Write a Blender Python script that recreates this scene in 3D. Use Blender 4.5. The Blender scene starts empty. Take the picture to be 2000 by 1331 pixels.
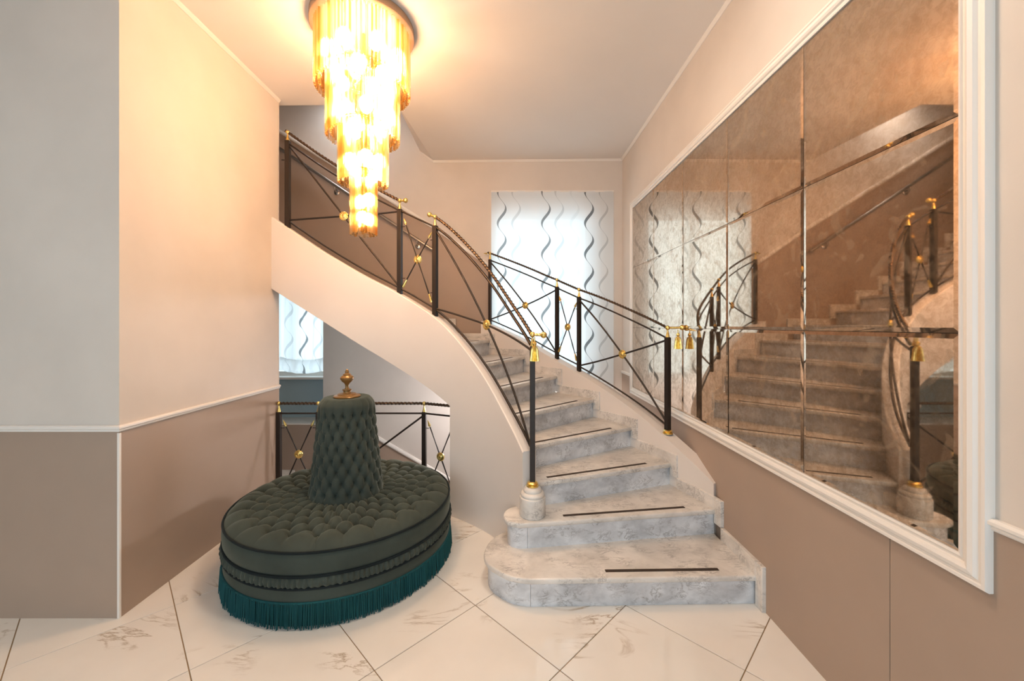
import bpy, bmesh, math, random
from mathutils import Vector, Matrix
PI = math.pi
rnd = random.Random(7)
SC = bpy.context.scene
COL = SC.collection

# ------------------------------------------------------------------ camera
EYE = 1.58
cam_d = bpy.data.cameras.new('camera')
cam = bpy.data.objects.new('camera', cam_d)
COL.objects.link(cam)
cam.location = (0, 0, EYE)
cam.rotation_euler = (PI / 2, 0, 0)
cam_d.sensor_width = 36.0
cam_d.lens = 14.004
cam_d.shift_x = 0.002
cam_d.shift_y = -29.5 / 2000
cam_d.clip_start = 0.02
SC.camera = cam

# ------------------------------------------------------------------ sky, daylight, exposure
wd = bpy.data.worlds.new('sky')
SC.world = wd
wd.use_nodes = True
bgn = wd.node_tree.nodes['Background']
bgn.inputs[0].default_value = (0.72, 0.86, 1.0, 1)
bgn.inputs[1].default_value = 1.0
SC.view_settings.view_transform = 'Standard'
SC.view_settings.look = 'None'
SC.view_settings.gamma = 1.0
SC.view_settings.exposure = 0.5
SC.view_settings.use_curve_mapping = False
SC.cycles.transparent_max_bounces = 32
SC.cycles.max_bounces = 9
SC.cycles.diffuse_bounces = 4
SC.cycles.glossy_bounces = 5
SC.cycles.sample_clamp_indirect = 6.0
SC.cycles.caustics_reflective = False
SC.cycles.caustics_refractive = False
SC.cycles.use_denoising = True


def area_light(name, loc, rot, sx, sy, power, color):
    d = bpy.data.lights.new(name, 'AREA')
    d.shape = 'RECTANGLE'
    d.size = sx
    d.size_y = sy
    d.energy = power
    d.color = color
    o = bpy.data.objects.new(name, d)
    COL.objects.link(o)
    o.location = loc
    o.rotation_euler = rot
    return o


# daylight falling in through the stair window, the well window and the glazed entrance behind the camera
area_light('daylight_stair_window', (0.45, 5.75, 1.95), (-PI / 2, 0, 0), 1.7, 2.3, 20, (0.80, 0.92, 1.0))
area_light('daylight_well_window', (-2.9, 5.75, 1.5), (-PI / 2, 0, 0), 1.1, 1.3, 9, (0.80, 0.91, 1.0))
area_light('daylight_entrance', (-0.9, -2.9, 1.55), (PI / 2, 0, 0), 4.2, 2.6, 66, (0.80, 0.88, 1.0))

# ------------------------------------------------------------------ mesh helpers
OFF = {}


class MB:
    def __init__(self):
        self.v = []
        self.f = []

    def add(self, vs, fs):
        b = len(self.v)
        self.v += [tuple(p) for p in vs]
        self.f += [tuple(b + i for i in q) for q in fs]
        return self

    def box(self, x0, x1, y0, y1, z0, z1):
        vs = [(x0, y0, z0), (x1, y0, z0), (x1, y1, z0), (x0, y1, z0),
              (x0, y0, z1), (x1, y0, z1), (x1, y1, z1), (x0, y1, z1)]
        return self.add(vs, [(3, 2, 1, 0), (4, 5, 6, 7), (0, 1, 5, 4), (1, 2, 6, 5), (2, 3, 7, 6), (3, 0, 4, 7)])

    def prism(self, poly, z0, z1):
        n = len(poly)
        a = sum(poly[i][0] * poly[(i + 1) % n][1] - poly[(i + 1) % n][0] * poly[i][1] for i in range(n))
        if a < 0:
            poly = poly[::-1]
        vs = [(x, y, z0) for x, y in poly] + [(x, y, z1) for x, y in poly]
        fs = [tuple(range(n - 1, -1, -1)), tuple(range(n, 2 * n))]
        fs += [(i, (i + 1) % n, n + (i + 1) % n, n + i) for i in range(n)]
        return self.add(vs, fs)

    def loft(self, rings, closed=True, caps=True):
        """rings: list of equal-length point lists"""
        m = len(rings[0])
        vs = [p for r in rings for p in r]
        fs = []
        for i in range(len(rings) - 1):
            for j in range(m if closed else m - 1):
                k = (j + 1) % m
                fs.append((i * m + j, i * m + k, (i + 1) * m + k, (i + 1) * m + j))
        if caps and closed:
            fs.append(tuple(range(m - 1, -1, -1)))
            e = (len(rings) - 1) * m
            fs.append(tuple(e + j for j in range(m)))
        return self.add(vs, fs)

    def tube(self, path, r, n=8, twist=0.0, lobes=0, lobe_amp=0.25, rfn=None, sq=None):
        P = [Vector(p) for p in path]
        T = []
        for i in range(len(P)):
            a = P[max(i - 1, 0)]
            b = P[min(i + 1, len(P) - 1)]
            T.append((b - a).normalized())
        up = Vector((0, 0, 1))
        if abs(T[0].dot(up)) > 0.95:
            up = Vector((1, 0, 0))
        N = (up - T[0] * up.dot(T[0])).normalized()
        rings = []
        L = 0.0
        for i, p in enumerate(P):
            if i:
                L += (P[i] - P[i - 1]).length
                N = (N - T[i] * N.dot(T[i])).normalized()
            B = T[i].cross(N)
            ring = []
            if sq:
                for (a, b) in ((-1, -1), (1, -1), (1, 1), (-1, 1)):
                    ring.append(p + B * (a * sq[0] / 2) + N * (b * sq[1] / 2))
            else:
                for j in range(n):
                    th = 2 * PI * j / n
                    rr = r if rfn is None else rfn(i / (len(P) - 1))
                    if lobes:
                        rr *= 1 - lobe_amp * (0.5 - 0.5 * math.cos(lobes * (th + twist * L)))
                    ring.append(p + B * (rr * math.cos(th)) + N * (rr * math.sin(th)))
            rings.append(ring)
        return self.loft(rings)

    def lathe(self, prof, c=(0, 0, 0), n=24, axis=None):
        """prof: list of (r, h) along the axis; axis: direction vector (default z)"""
        A = Vector((0, 0, 1)) if axis is None else Vector(axis).normalized()
        q = A.to_track_quat('Z', 'Y')
        c = Vector(c)
        rings = []
        for r, h in prof:
            rings.append([c + q @ Vector((max(r, 1e-5) * math.cos(2 * PI * j / n), max(r, 1e-5) * math.sin(2 * PI * j / n), h))
                          for j in range(n)])
        return self.loft(rings)

    def ball(self, c, r, n=12, m=7, sz=1.0):
        prof = [(r * math.sin(PI * i / m), -r * sz * math.cos(PI * i / m)) for i in range(m + 1)]
        return self.lathe(prof, c, n)

    def build(self, name, mat, parent=None, smooth=None, bevel=0.0, seg=2, loc=None):
        off = Vector((0, 0, 0))
        if parent is not None:
            off = OFF.get(parent.name, Vector((0, 0, 0)))
        base = off + (Vector(loc) if loc is not None else Vector((0, 0, 0)))
        me = bpy.data.meshes.new(name)
        me.from_pydata([tuple(Vector(p) - base) for p in self.v], [], self.f)
        me.update()
        if bevel:
            bm = bmesh.new()
            bm.from_mesh(me)
            bmesh.ops.recalc_face_normals(bm, faces=bm.faces)
            es = [e for e in bm.edges if len(e.link_faces) == 2 and e.calc_face_angle(0) > 0.6]
            bmesh.ops.bevel(bm, geom=es, offset=bevel, segments=seg, affect='EDGES', profile=0.5)
            bm.to_mesh(me)
            bm.free()
        else:
            bm = bmesh.new()
            bm.from_mesh(me)
            bmesh.ops.recalc_face_normals(bm, faces=bm.faces)
            bm.to_mesh(me)
            bm.free()
        if mat is not None:
            me.materials.append(mat)
        if smooth is not None:
            me.shade_smooth()
            me.set_sharp_from_angle(angle=math.radians(smooth))
        o = bpy.data.objects.new(name, me)
        COL.objects.link(o)
        if parent is not None:
            o.parent = parent
            OFF[o.name] = base
        if loc is not None:
            o.location = loc
            OFF[o.name] = base
        return o


def thing(name, label, cat, loc=(0, 0, 0), group=None, kind=None):
    o = bpy.data.objects.new(name, None)
    COL.objects.link(o)
    o.location = loc
    o.empty_display_size = 0.1
    OFF[o.name] = Vector(loc)
    o['label'] = label
    o['category'] = cat
    if group:
        o['group'] = group
    if kind:
        o['kind'] = kind
    return o


def structure(o, label=None):
    o['kind'] = 'structure'
    if label:
        o['label'] = label
    return o


def inst(o, name, parent, loc):
    c = bpy.data.objects.new(name, o.data)
    COL.objects.link(c)
    c.parent = parent
    c.location = loc
    return c


# ------------------------------------------------------------------ materials
def nmat(name):
    m = bpy.data.materials.new(name)
    m.use_nodes = True
    nt = m.node_tree
    return m, nt, nt.nodes['Principled BSDF']


def N(nt, t, **kw):
    n = nt.nodes.new(t)
    for k, v in kw.items():
        if k.startswith('i_'):
            key = k[2:]
            n.inputs[int(key) if key.isdigit() else key].default_value = v
        else:
            setattr(n, k, v)
    return n


def lk(nt, a, b):
    nt.links.new(a, b)


def math_n(nt, op, a, b=None, c=None, clamp=False):
    n = nt.nodes.new('ShaderNodeMath')
    n.operation = op
    n.use_clamp = clamp
    for i, x in enumerate((a, b, c)):
        if x is None:
            continue
        if isinstance(x, (int, float)):
            n.inputs[i].default_value = x
        else:
            nt.links.new(x, n.inputs[i])
    return n.outputs[0]


def ramp(nt, src, stops):
    r = nt.nodes.new('ShaderNodeValToRGB')
    e = r.color_ramp.elements
    while len(e) < len(stops):
        e.new(0.5)
    for i, (p, c) in enumerate(stops):
        e[i].position = p
        e[i].color = c if len(c) == 4 else (*c, 1)
    nt.links.new(src, r.inputs[0])
    return r.outputs[0]


def mixc(nt, fac, a, b, mode='MIX'):
    n = nt.nodes.new('ShaderNodeMix')
    n.data_type = 'RGBA'
    n.blend_type = mode
    for idx, x in ((0, fac), (6, a), (7, b)):
        if isinstance(x, (int, float)):
            n.inputs[idx].default_value = x
        elif isinstance(x, tuple):
            n.inputs[idx].default_value = x if len(x) == 4 else (*x, 1)
        else:
            nt.links.new(x, n.inputs[idx])
    return n.outputs[2]


def plain(name, col, rough=0.5, metal=0.0, spec=0.5):
    m, nt, b = nmat(name)
    b.inputs['Base Color'].default_value = (*col, 1)
    b.inputs['Roughness'].default_value = rough
    b.inputs['Metallic'].default_value = metal
    b.inputs['Specular IOR Level'].default_value = spec
    return m


def plaster(name, col, var=0.06, rough=0.75, spec=0.25, scale=1.4):
    m, nt, b = nmat(name)
    tc = N(nt, 'ShaderNodeTexCoord')
    n1 = N(nt, 'ShaderNodeTexNoise', i_Scale=scale, i_Detail=5.0, i_Roughness=0.55)
    lk(nt, tc.outputs['Object'], n1.inputs['Vector'])
    lo = tuple(c * (1 - var) for c in col)
    hi = tuple(min(1, c * (1 + var)) for c in col)
    lk(nt, ramp(nt, n1.outputs[0], [(0.3, lo), (0.7, hi)]), b.inputs['Base Color'])
    n2 = N(nt, 'ShaderNodeTexNoise', i_Scale=160.0, i_Detail=2.0)
    lk(nt, tc.outputs['Object'], n2.inputs['Vector'])
    bp = N(nt, 'ShaderNodeBump', i_Strength=0.06, i_Distance=0.003)
    lk(nt, n2.outputs[0], bp.inputs['Height'])
    lk(nt, bp.outputs[0], b.inputs['Normal'])
    b.inputs['Roughness'].default_value = rough
    b.inputs['Specular IOR Level'].default_value = spec
    return m


M_WALL = plaster('wall_paint', (0.67, 0.61, 0.55))
M_DADO = plaster('dado_paint', (0.39, 0.295, 0.23), 0.07, 0.5, 0.4, 1.0)
M_CEIL = plaster('ceiling_paint', (0.80, 0.755, 0.71), 0.02)
M_TRIM = plain('trim_paint', (0.80, 0.76, 0.71), 0.35)
M_STRING = plaster('stringer_paint', (0.76, 0.70, 0.645), 0.03, 0.45, 0.4)
M_BLUE = plain('sill_panel_blue', (0.46, 0.60, 0.67), 0.5)  # even blue-grey for the panel below the low window
M_BLACK = plain('black_iron', (0.030, 0.022, 0.018), 0.42, 0.5)
M_ROPE = plain('bronzed_rope_iron', (0.085, 0.058, 0.040), 0.36, 0.75)
M_BROWNGAP = plain('grout', (0.30, 0.20, 0.10), 0.8)
M_STEEL = plain('brushed_steel', (0.42, 0.38, 0.34), 0.3, 1.0)
M_STRIP = plain('antislip_rubber', (0.035, 0.022, 0.014), 0.8)
M_WOOD = plain('gilded_wood', (0.25, 0.135, 0.042), 0.36, 0.45)
M_CONC = plaster('well_concrete', (0.45, 0.40, 0.37))


def gold_mat():
    m, nt, b = nmat('polished_brass')
    tc = N(nt, 'ShaderNodeTexCoord')
    n = N(nt, 'ShaderNodeTexNoise', i_Scale=60.0, i_Detail=2.0)
    lk(nt, tc.outputs['Object'], n.inputs['Vector'])
    lk(nt, ramp(nt, n.outputs[0], [(0.3, (0.66, 0.45, 0.12)), (0.7, (0.92, 0.72, 0.28))]), b.inputs['Base Color'])
    b.inputs['Metallic'].default_value = 1.0
    b.inputs['Roughness'].default_value = 0.28
    return m


M_GOLD = gold_mat()


def floor_marble():
    m, nt, b = nmat('cream_marble_tile')
    tc = N(nt, 'ShaderNodeTexCoord')
    oi = N(nt, 'ShaderNodeObjectInfo')
    off = N(nt, 'ShaderNodeCombineXYZ')
    lk(nt, math_n(nt, 'MULTIPLY', oi.outputs['Random'], 37.0), off.inputs[0])
    lk(nt, math_n(nt, 'MULTIPLY', oi.outputs['Random'], 91.0), off.inputs[1])
    va = N(nt, 'ShaderNodeVectorMath', operation='ADD')
    lk(nt, tc.outputs['Object'], va.inputs[0])
    lk(nt, off.outputs[0], va.inputs[1])
    mp = N(nt, 'ShaderNodeMapping')
    mp.inputs['Scale'].default_value = (0.75, 1.9, 1.0)
    mp.inputs['Rotation'].default_value = (0, 0, 0.45)
    lk(nt, va.outputs[0], mp.inputs[0])
    n1 = N(nt, 'ShaderNodeTexNoise', i_Scale=1.5, i_Detail=7.0, i_Roughness=0.62, i_Distortion=0.7)
    lk(nt, mp.outputs[0], n1.inputs['Vector'])
    vein = math_n(nt, 'ABSOLUTE', math_n(nt, 'SUBTRACT', n1.outputs[0], 0.5))
    v = ramp(nt, vein, [(0.0, (1, 1, 1)), (0.007, (0.5, 0.5, 0.5)), (0.02, (0, 0, 0))])
    n2 = N(nt, 'ShaderNodeTexNoise', i_Scale=2.2, i_Detail=2.0)
    lk(nt, va.outputs[0], n2.inputs['Vector'])
    mask = ramp(nt, n2.outputs[0], [(0.52, (0, 0, 0)), (0.66, (1, 1, 1))])
    vv = math_n(nt, 'MULTIPLY', v, mask)
    n3 = N(nt, 'ShaderNodeTexNoise', i_Scale=3.0, i_Detail=4.0)
    lk(nt, va.outputs[0], n3.inputs['Vector'])
    base = ramp(nt, n3.outputs[0], [(0.3, (0.80, 0.76, 0.70)), (0.7, (0.86, 0.82, 0.76))])
    col = mixc(nt, math_n(nt, 'MULTIPLY', vv, 0.85), base, (0.36, 0.26, 0.16))
    lk(nt, col, b.inputs['Base Color'])
    b.inputs['Roughness'].default_value = 0.07
    b.inputs['Specular IOR Level'].default_value = 0.6
    return m


def stair_marble(name, base_a, base_b, rough=0.28):
    m, nt, b = nmat(name)
    tc = N(nt, 'ShaderNodeTexCoord')
    mp = N(nt, 'ShaderNodeMapping')
    mp.inputs['Scale'].default_value = (1.0, 1.0, 1.6)
    mp.inputs['Rotation'].default_value = (0.3, 0.5, 0.6)
    lk(nt, tc.outputs['Object'], mp.inputs[0])
    n0 = N(nt, 'ShaderNodeTexNoise', i_Scale=5.0, i_Detail=6.0, i_Roughness=0.6, i_Distortion=0.4)
    lk(nt, mp.outputs[0], n0.inputs['Vector'])
    base = ramp(nt, n0.outputs[0], [(0.32, base_a), (0.68, base_b)])
    mp2 = N(nt, 'ShaderNodeMapping')
    mp2.inputs['Scale'].default_value = (1.0, 3.0, 2.0)
    mp2.inputs['Rotation'].default_value = (0.2, 0.3, -0.6)
    lk(nt, tc.outputs['Object'], mp2.inputs[0])
    n1 = N(nt, 'ShaderNodeTexNoise', i_Scale=9.0, i_Detail=8.0, i_Roughness=0.7, i_Distortion=0.9)
    lk(nt, mp2.outputs[0], n1.inputs['Vector'])
    vein = math_n(nt, 'ABSOLUTE', math_n(nt, 'SUBTRACT', n1.outputs[0], 0.5))
    v = ramp(nt, vein, [(0.0, (1, 1, 1)), (0.012, (0.4, 0.4, 0.4)), (0.045, (0, 0, 0))])
    n2 = N(nt, 'ShaderNodeTexNoise', i_Scale=9.0, i_Detail=2.0)
    lk(nt, tc.outputs['Object'], n2.inputs['Vector'])
    mask = ramp(nt, n2.outputs[0], [(0.42, (0, 0, 0)), (0.60, (1, 1, 1))])
    col = mixc(nt, math_n(nt, 'MULTIPLY', math_n(nt, 'MULTIPLY', v, mask), 0.8), base, (0.15, 0.135, 0.125))
    lk(nt, col, b.inputs['Base Color'])
    b.inputs['Roughness'].default_value = rough
    return m


M_TILE = floor_marble()
M_TREAD = stair_marble('tread_marble', (0.57, 0.54, 0.50), (0.80, 0.76, 0.71), 0.3)
M_RISER = stair_marble('riser_marble', (0.48, 0.49, 0.51), (0.82, 0.83, 0.85), 0.35)


def velvet(name, col, tint, rough=0.9):
    m, nt, b = nmat(name)
    tc = N(nt, 'ShaderNodeTexCoord')
    n = N(nt, 'ShaderNodeTexNoise', i_Scale=4.0, i_Detail=4.0)
    lk(nt, tc.outputs['Object'], n.inputs['Vector'])
    lo = tuple(c * 0.82 for c in col)
    hi = tuple(c * 1.2 for c in col)
    lk(nt, ramp(nt, n.outputs[0], [(0.3, lo), (0.7, hi)]), b.inputs['Base Color'])
    b.inputs['Roughness'].default_value = rough
    b.inputs['Specular IOR Level'].default_value = 0.1
    b.inputs['Sheen Weight'].default_value = 0.35
    b.inputs['Sheen Roughness'].default_value = 0.4
    b.inputs['Sheen Tint'].default_value = (*tint, 1)
    n2 = N(nt, 'ShaderNodeTexNoise', i_Scale=500.0, i_Detail=1.0)
    lk(nt, tc.outputs['Object'], n2.inputs['Vector'])
    bp = N(nt, 'ShaderNodeBump', i_Strength=0.15, i_Distance=0.001)
    lk(nt, n2.outputs[0], bp.inputs['Height'])
    lk(nt, bp.outputs[0], b.inputs['Normal'])
    return m


M_VELVET = velvet('green_velvet', (0.050, 0.060, 0.050), (0.55, 0.6, 0.5))
M_PIPING = velvet('dark_piping', (0.012, 0.016, 0.017), (0.2, 0.25, 0.25))
M_FRINGE = velvet('teal_fringe_yarn', (0.012, 0.070, 0.076), (0.2, 0.45, 0.5), 0.6)


def mirror_mat():
    m, nt, b = nmat('antiqued_mirror')
    tc = N(nt, 'ShaderNodeTexCoord')
    geo = N(nt, 'ShaderNodeNewGeometry')
    n1 = N(nt, 'ShaderNodeTexNoise', i_Scale=3.2, i_Detail=5.0, i_Roughness=0.6, i_Distortion=0.6)
    lk(nt, geo.outputs['Position'], n1.inputs['Vector'])
    n2 = N(nt, 'ShaderNodeTexNoise', i_Scale=34.0, i_Detail=6.0, i_Roughness=0.72, i_Distortion=0.6)
    lk(nt, geo.outputs['Position'], n2.inputs['Vector'])
    vo = N(nt, 'ShaderNodeTexNoise', i_Scale=8.0, i_Detail=2.0, i_Distortion=1.2)
    lk(nt, geo.outputs['Position'], vo.inputs['Vector'])
    tint = ramp(nt, n1.outputs[0], [(0.3, (0.62, 0.47, 0.35)), (0.7, (0.80, 0.66, 0.53))])
    grain = ramp(nt, n2.outputs[0], [(0.36, (0.80, 0.75, 0.70)), (0.60, (1, 1, 1))])
    tint2 = mixc(nt, 1.0, tint, grain, 'MULTIPLY')
    lk(nt, tint2, b.inputs['Base Color'])
    b.inputs['Metallic'].default_value = 1.0
    lk(nt, ramp(nt, n2.outputs[0], [(0.3, (0.045, 0.045, 0.045)), (0.6, (0.02, 0.02, 0.02))]), b.inputs['Roughness'])
    # worn silvering: pale flakes that scatter a little light
    df = N(nt, 'ShaderNodeBsdfDiffuse')
    df.inputs[0].default_value = (0.36, 0.25, 0.16, 1)
    spots = ramp(nt, vo.outputs[0], [(0.60, (0, 0, 0)), (0.64, (1, 1, 1))])
    spk = ramp(nt, n2.outputs[0], [(0.40, (1, 1, 1)), (0.58, (0, 0, 0))])
    fac = math_n(nt, 'ADD', math_n(nt, 'MULTIPLY', spots, 0.20), math_n(nt, 'MULTIPLY', spk, 0.10))
    fac = math_n(nt, 'ADD', fac, 0.05, clamp=True)
    ms = N(nt, 'ShaderNodeMixShader')
    lk(nt, fac, ms.inputs[0])
    lk(nt, b.outputs[0], ms.inputs[1])
    lk(nt, df.outputs[0], ms.inputs[2])
    lk(nt, ms.outputs[0], nt.nodes['Material Output'].inputs[0])
    return m


M_MIRROR = mirror_mat()


def glass_mat():
    m, nt, b = nmat('window_glass')
    tr = N(nt, 'ShaderNodeBsdfTransparent')
    tr.inputs[0].default_value = (0.92, 0.97, 0.97, 1)
    gl = N(nt, 'ShaderNodeBsdfGlossy')
    gl.inputs['Roughness'].default_value = 0.02
    ms = N(nt, 'ShaderNodeMixShader')
    ms.inputs[0].default_value = 0.06
    lk(nt, tr.outputs[0], ms.inputs[1])
    lk(nt, gl.outputs[0], ms.inputs[2])
    lk(nt, ms.outputs[0], nt.nodes['Material Output'].inputs[0])
    return m


M_GLASS = glass_mat()


def rod_mat():
    m, nt, b = nmat('amber_glass_rod')
    oi = N(nt, 'ShaderNodeObjectInfo')
    tcol = ramp(nt, oi.outputs['Random'], [(0.0, (0.90, 0.66, 0.36)), (0.35, (1.0, 0.86, 0.62)), (0.6, (1.0, 0.95, 0.86)), (1.0, (1.0, 0.98, 0.94))])
    tr = N(nt, 'ShaderNodeBsdfTransparent')
    lk(nt, tcol, tr.inputs[0])
    tl = N(nt, 'ShaderNodeBsdfTranslucent')
    tl.inputs[0].default_value = (1.0, 0.70, 0.34, 1)
    gl = N(nt, 'ShaderNodeBsdfGlossy')
    gl.inputs[0].default_value = (1.0, 0.86, 0.6, 1)
    gl.inputs['Roughness'].default_value = 0.15
    rf = N(nt, 'ShaderNodeBsdfRefraction')
    lk(nt, tcol, rf.inputs[0])
    rf.inputs['Roughness'].default_value = 0.30
    rf.inputs['IOR'].default_value = 1.35
    out = tr.outputs[0]
    for (w, node) in ((0.30, rf), (0.025, tl), (0.05, gl)):
        mx = N(nt, 'ShaderNodeMixShader')
        mx.inputs[0].default_value = w
        lk(nt, out, mx.inputs[1])
        lk(nt, node.outputs[0], mx.inputs[2])
        out = mx.outputs[0]
    lk(nt, out, nt.nodes['Material Output'].inputs[0])
    return m


M_ROD = rod_mat()


def emit(name, col, s):
    m, nt, b = nmat(name)
    e = N(nt, 'ShaderNodeEmission')
    e.inputs[0].default_value = (*col, 1)
    e.inputs[1].default_value = s
    lk(nt, e.outputs[0], nt.nodes['Material Output'].inputs[0])
    return m


M_BULB = emit('warm_bulb', (1.0, 0.72, 0.50), 112.0)
M_SCONCE = emit('sconce_bulb', (0.94, 0.96, 1.0), 55.0)


def curtain_mat(name, x0, k_phase, stripes):
    """white sheer with printed wavy ribbons; stripes: list of (x, darkness, width)"""
    m, nt, b = nmat(name)
    tc = N(nt, 'ShaderNodeTexCoord')
    sp = N(nt, 'ShaderNodeSeparateXYZ')
    lk(nt, tc.outputs['Object'], sp.inputs[0])
    kz = math_n(nt, 'ADD', math_n(nt, 'MULTIPLY', sp.outputs[2], 2 * PI / 0.392), k_phase)
    sn = math_n(nt, 'SINE', kz)
    cs = math_n(nt, 'COSINE', kz)
    wob = math_n(nt, 'MULTIPLY', sn, 0.050)
    xs = math_n(nt, 'SUBTRACT', sp.outputs[0], wob)
    wid = math_n(nt, 'POWER', math_n(nt, 'ADD', math_n(nt, 'MULTIPLY', cs, 0.5), 0.5), 1.3)
    total = None
    for (sx, dark, w) in stripes:
        d = math_n(nt, 'ABSOLUTE', math_n(nt, 'SUBTRACT', xs, sx))
        half = math_n(nt, 'ADD', math_n(nt, 'MULTIPLY', wid, w), 0.0035)
        ins = math_n(nt, 'MULTIPLY', math_n(nt, 'SUBTRACT', half, d), 400.0, clamp=True)
        ins = math_n(nt, 'MULTIPLY', ins, dark)
        total = ins if total is None else math_n(nt, 'MAXIMUM', total, ins)
    col = mixc(nt, total, (0.93, 0.93, 0.93), (0.17, 0.175, 0.18))
    tl = N(nt, 'ShaderNodeBsdfTranslucent')
    lk(nt, col, tl.inputs[0])
    df = N(nt, 'ShaderNodeBsdfDiffuse')
    lk(nt, col, df.inputs[0])
    tr = N(nt, 'ShaderNodeBsdfTransparent')
    lk(nt, col, tr.inputs[0])
    m1 = N(nt, 'ShaderNodeMixShader')
    m1.inputs[0].default_value = 0.35
    lk(nt, tl.outputs[0], m1.inputs[1])
    lk(nt, df.outputs[0], m1.inputs[2])
    m2 = N(nt, 'ShaderNodeMixShader')
    m2.inputs[0].default_value = 0.14
    lk(nt, m1.outputs[0], m2.inputs[1])
    lk(nt, tr.outputs[0], m2.inputs[2])
    lk(nt, m2.outputs[0], nt.nodes['Material Output'].inputs[0])
    return m


# ------------------------------------------------------------------ the room
XR, XL, XLL = 1.41, -2.111, -4.2       # right wall, left pier face, far left
YF, YP0, YP1, YB = 5.0, 2.152, 3.633, -2.6
ZW = -1.75                              # floor of the lower stair well


def zc(x):
    return 3.655 + 0.0094 * x


# floor
fl = MB().box(XLL - 0.1, XR + 0.1, YB - 0.1, 3.66, -0.3, -0.004).build('floor', M_BROWNGAP)
structure(fl, 'cream marble tiled lobby floor laid on the diagonal')
S2 = 0.6 * math.sqrt(2)
for k in range(-9, 8):
    for q in range(-7, 8):
        a = 0.355 + S2 * (k + 0.5)
        d = -1.595 + S2 * (q + 0.5)
        cx, cy = (a + d) / 2, (a - d) / 2
        if not (XLL - 0.42 < cx < XR + 0.42 and -1.6 < cy < 3.66 + 0.42):
            continue
        if cx < XL - 0.42 and cy > YP0 + 0.42:
            continue
        h = (0.6 - 0.0045) / math.sqrt(2)
        poly = [(cx + h, cy), (cx, cy + h), (cx - h, cy), (cx, cy - h)]

        def clip(poly, f):
            out = []
            for i in range(len(poly)):
                p, r = poly[i], poly[(i + 1) % len(poly)]
                fp, fr = f(p), f(r)
                if fp >= 0:
                    out.append(p)
                if fp * fr < 0:
                    t = fp / (fp - fr)
                    out.append((p[0] + (r[0] - p[0]) * t, p[1] + (r[1] - p[1]) * t))
            return out
        poly = clip(poly, lambda p: 3.655 - p[1])
        poly = clip(poly, lambda p: XR + 0.01 - p[0]) if len(poly) > 2 else poly
        poly = clip(poly, lambda p: p[0] - XLL) if len(poly) > 2 else poly
        if len(poly) < 3:
            continue
        MB().prism(poly, -0.012, 0.0).build('tile', M_TILE, fl, bevel=0.0012, seg=1, loc=(cx, cy, 0))

# ceiling with the stair opening
cm = MB()
top = 4.0
cp = [(XR + 0.1, YB - 0.1), (XR + 0.1, YF), (-0.96, YF), (-1.05, 3.72), (XLL - 0.1, 3.72), (XLL - 0.1, YB - 0.1)]
n = len(cp)
cm.add([(x, y, zc(x)) for x, y in cp] + [(x, y, top) for x, y in cp],
       [tuple(range(n)), tuple(range(2 * n - 1, n - 1, -1))] + [(i, n + i, n + (i + 1) % n, (i + 1) % n) for i in range(n)])
cm.add([(-0.96, YF, zc(-0.96)), (-1.13, YF, 3.768), (-1.05, 3.72, zc(-1.05)), (-0.96, YF, top), (-1.13, YF, top), (-1.05, 3.72, top)],
       [(0, 2, 1), (3, 4, 5), (1, 2, 5, 4), (0, 1, 4, 3), (0, 3, 5, 2)])
structure(cm.build('ceiling', M_CEIL))

# right wall
structure(MB().box(XR, XR + 0.12, YB, YF + 0.6, ZW, top).build('wall_right', M_WALL))
wr = bpy.data.objects['wall_right']
for (y0, y1) in ((YB, 1.4715), (1.4745, YF)):
    ztop = 1.0
    MB().box(XR - 0.005, XR, y0, y1, ZW, ztop).build('dado_panel', M_DADO, wr)

# left pier: its face towards the stair and its face towards the lobby
wl = MB().box(XLL, XL, YP0, YP1, -0.3, 3.9).build('wall_left', M_WALL)
structure(wl)
MB().box(XL, XL + 0.005, YP0 - 0.005, YP1 - 0.001, -0.01, 1.02).build('dado_panel', M_DADO, wl)
MB().box(XLL, XL, YP0 - 0.005, YP0, -0.01, 1.02).build('dado_panel', M_DADO, wl)
MB().box(XL - 0.004, XL + 0.009, YP0 - 0.009, YP0 + 0.004, 0, 1.0).build('corner_bead', M_TRIM, wl, bevel=0.002)
MB().box(XL - 0.01, XL + 0.004, YP1 - 0.006, YP1 + 0.005, 0, 3.62).build('corner_bead', M_WALL, wl, bevel=0.002)

# far wall with two window niches
wf = MB()
W1 = (-0.235, 1.30, 0.25, 3.275)
W2 = (-3.45, -2.345, 0.35, 2.35)
zt = 6.4
for (x0, x1, z0, z1) in ((XLL - 0.1, W2[0], ZW, zt), (W2[0], W2[1], ZW, W2[2]), (W2[0], W2[1], W2[3], zt),
                         (W2[1], W1[0], ZW, zt), (W1[0], W1[1], ZW, W1[2]), (W1[0], W1[1], W1[3], zt), (W1[1], XR + 0.12, ZW, zt)):
    wf.box(x0, x1, YF, YF + 0.42, z0, z1)
wf = structure(wf.build('wall_far', M_WALL))
# stair-side dado on the far wall: upper flight, with raking top
dz = lambda x: 2.35 + (-0.296 - x) * (0.6886 if x > -0.964 else 0) if x > -0.964 else 2.81 + (-0.964 - x) * 0.6235
dx = [-0.245, -0.6, -0.964, -1.6, -2.3, -2.9, -3.5, XLL]
pts = [(x, dz(x)) for x in dx]


def xz_slab(poly, y0, y1):
    mb = MB()
    n = len(poly)
    mb.add([(x, y0, z) for x, z in poly] + [(x, y1, z) for x, z in poly],
           [tuple(range(n)), tuple(range(2 * n - 1, n - 1, -1))] + [(i, n + i, n + (i + 1) % n, (i + 1) % n) for i in range(n)])
    return mb


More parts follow.
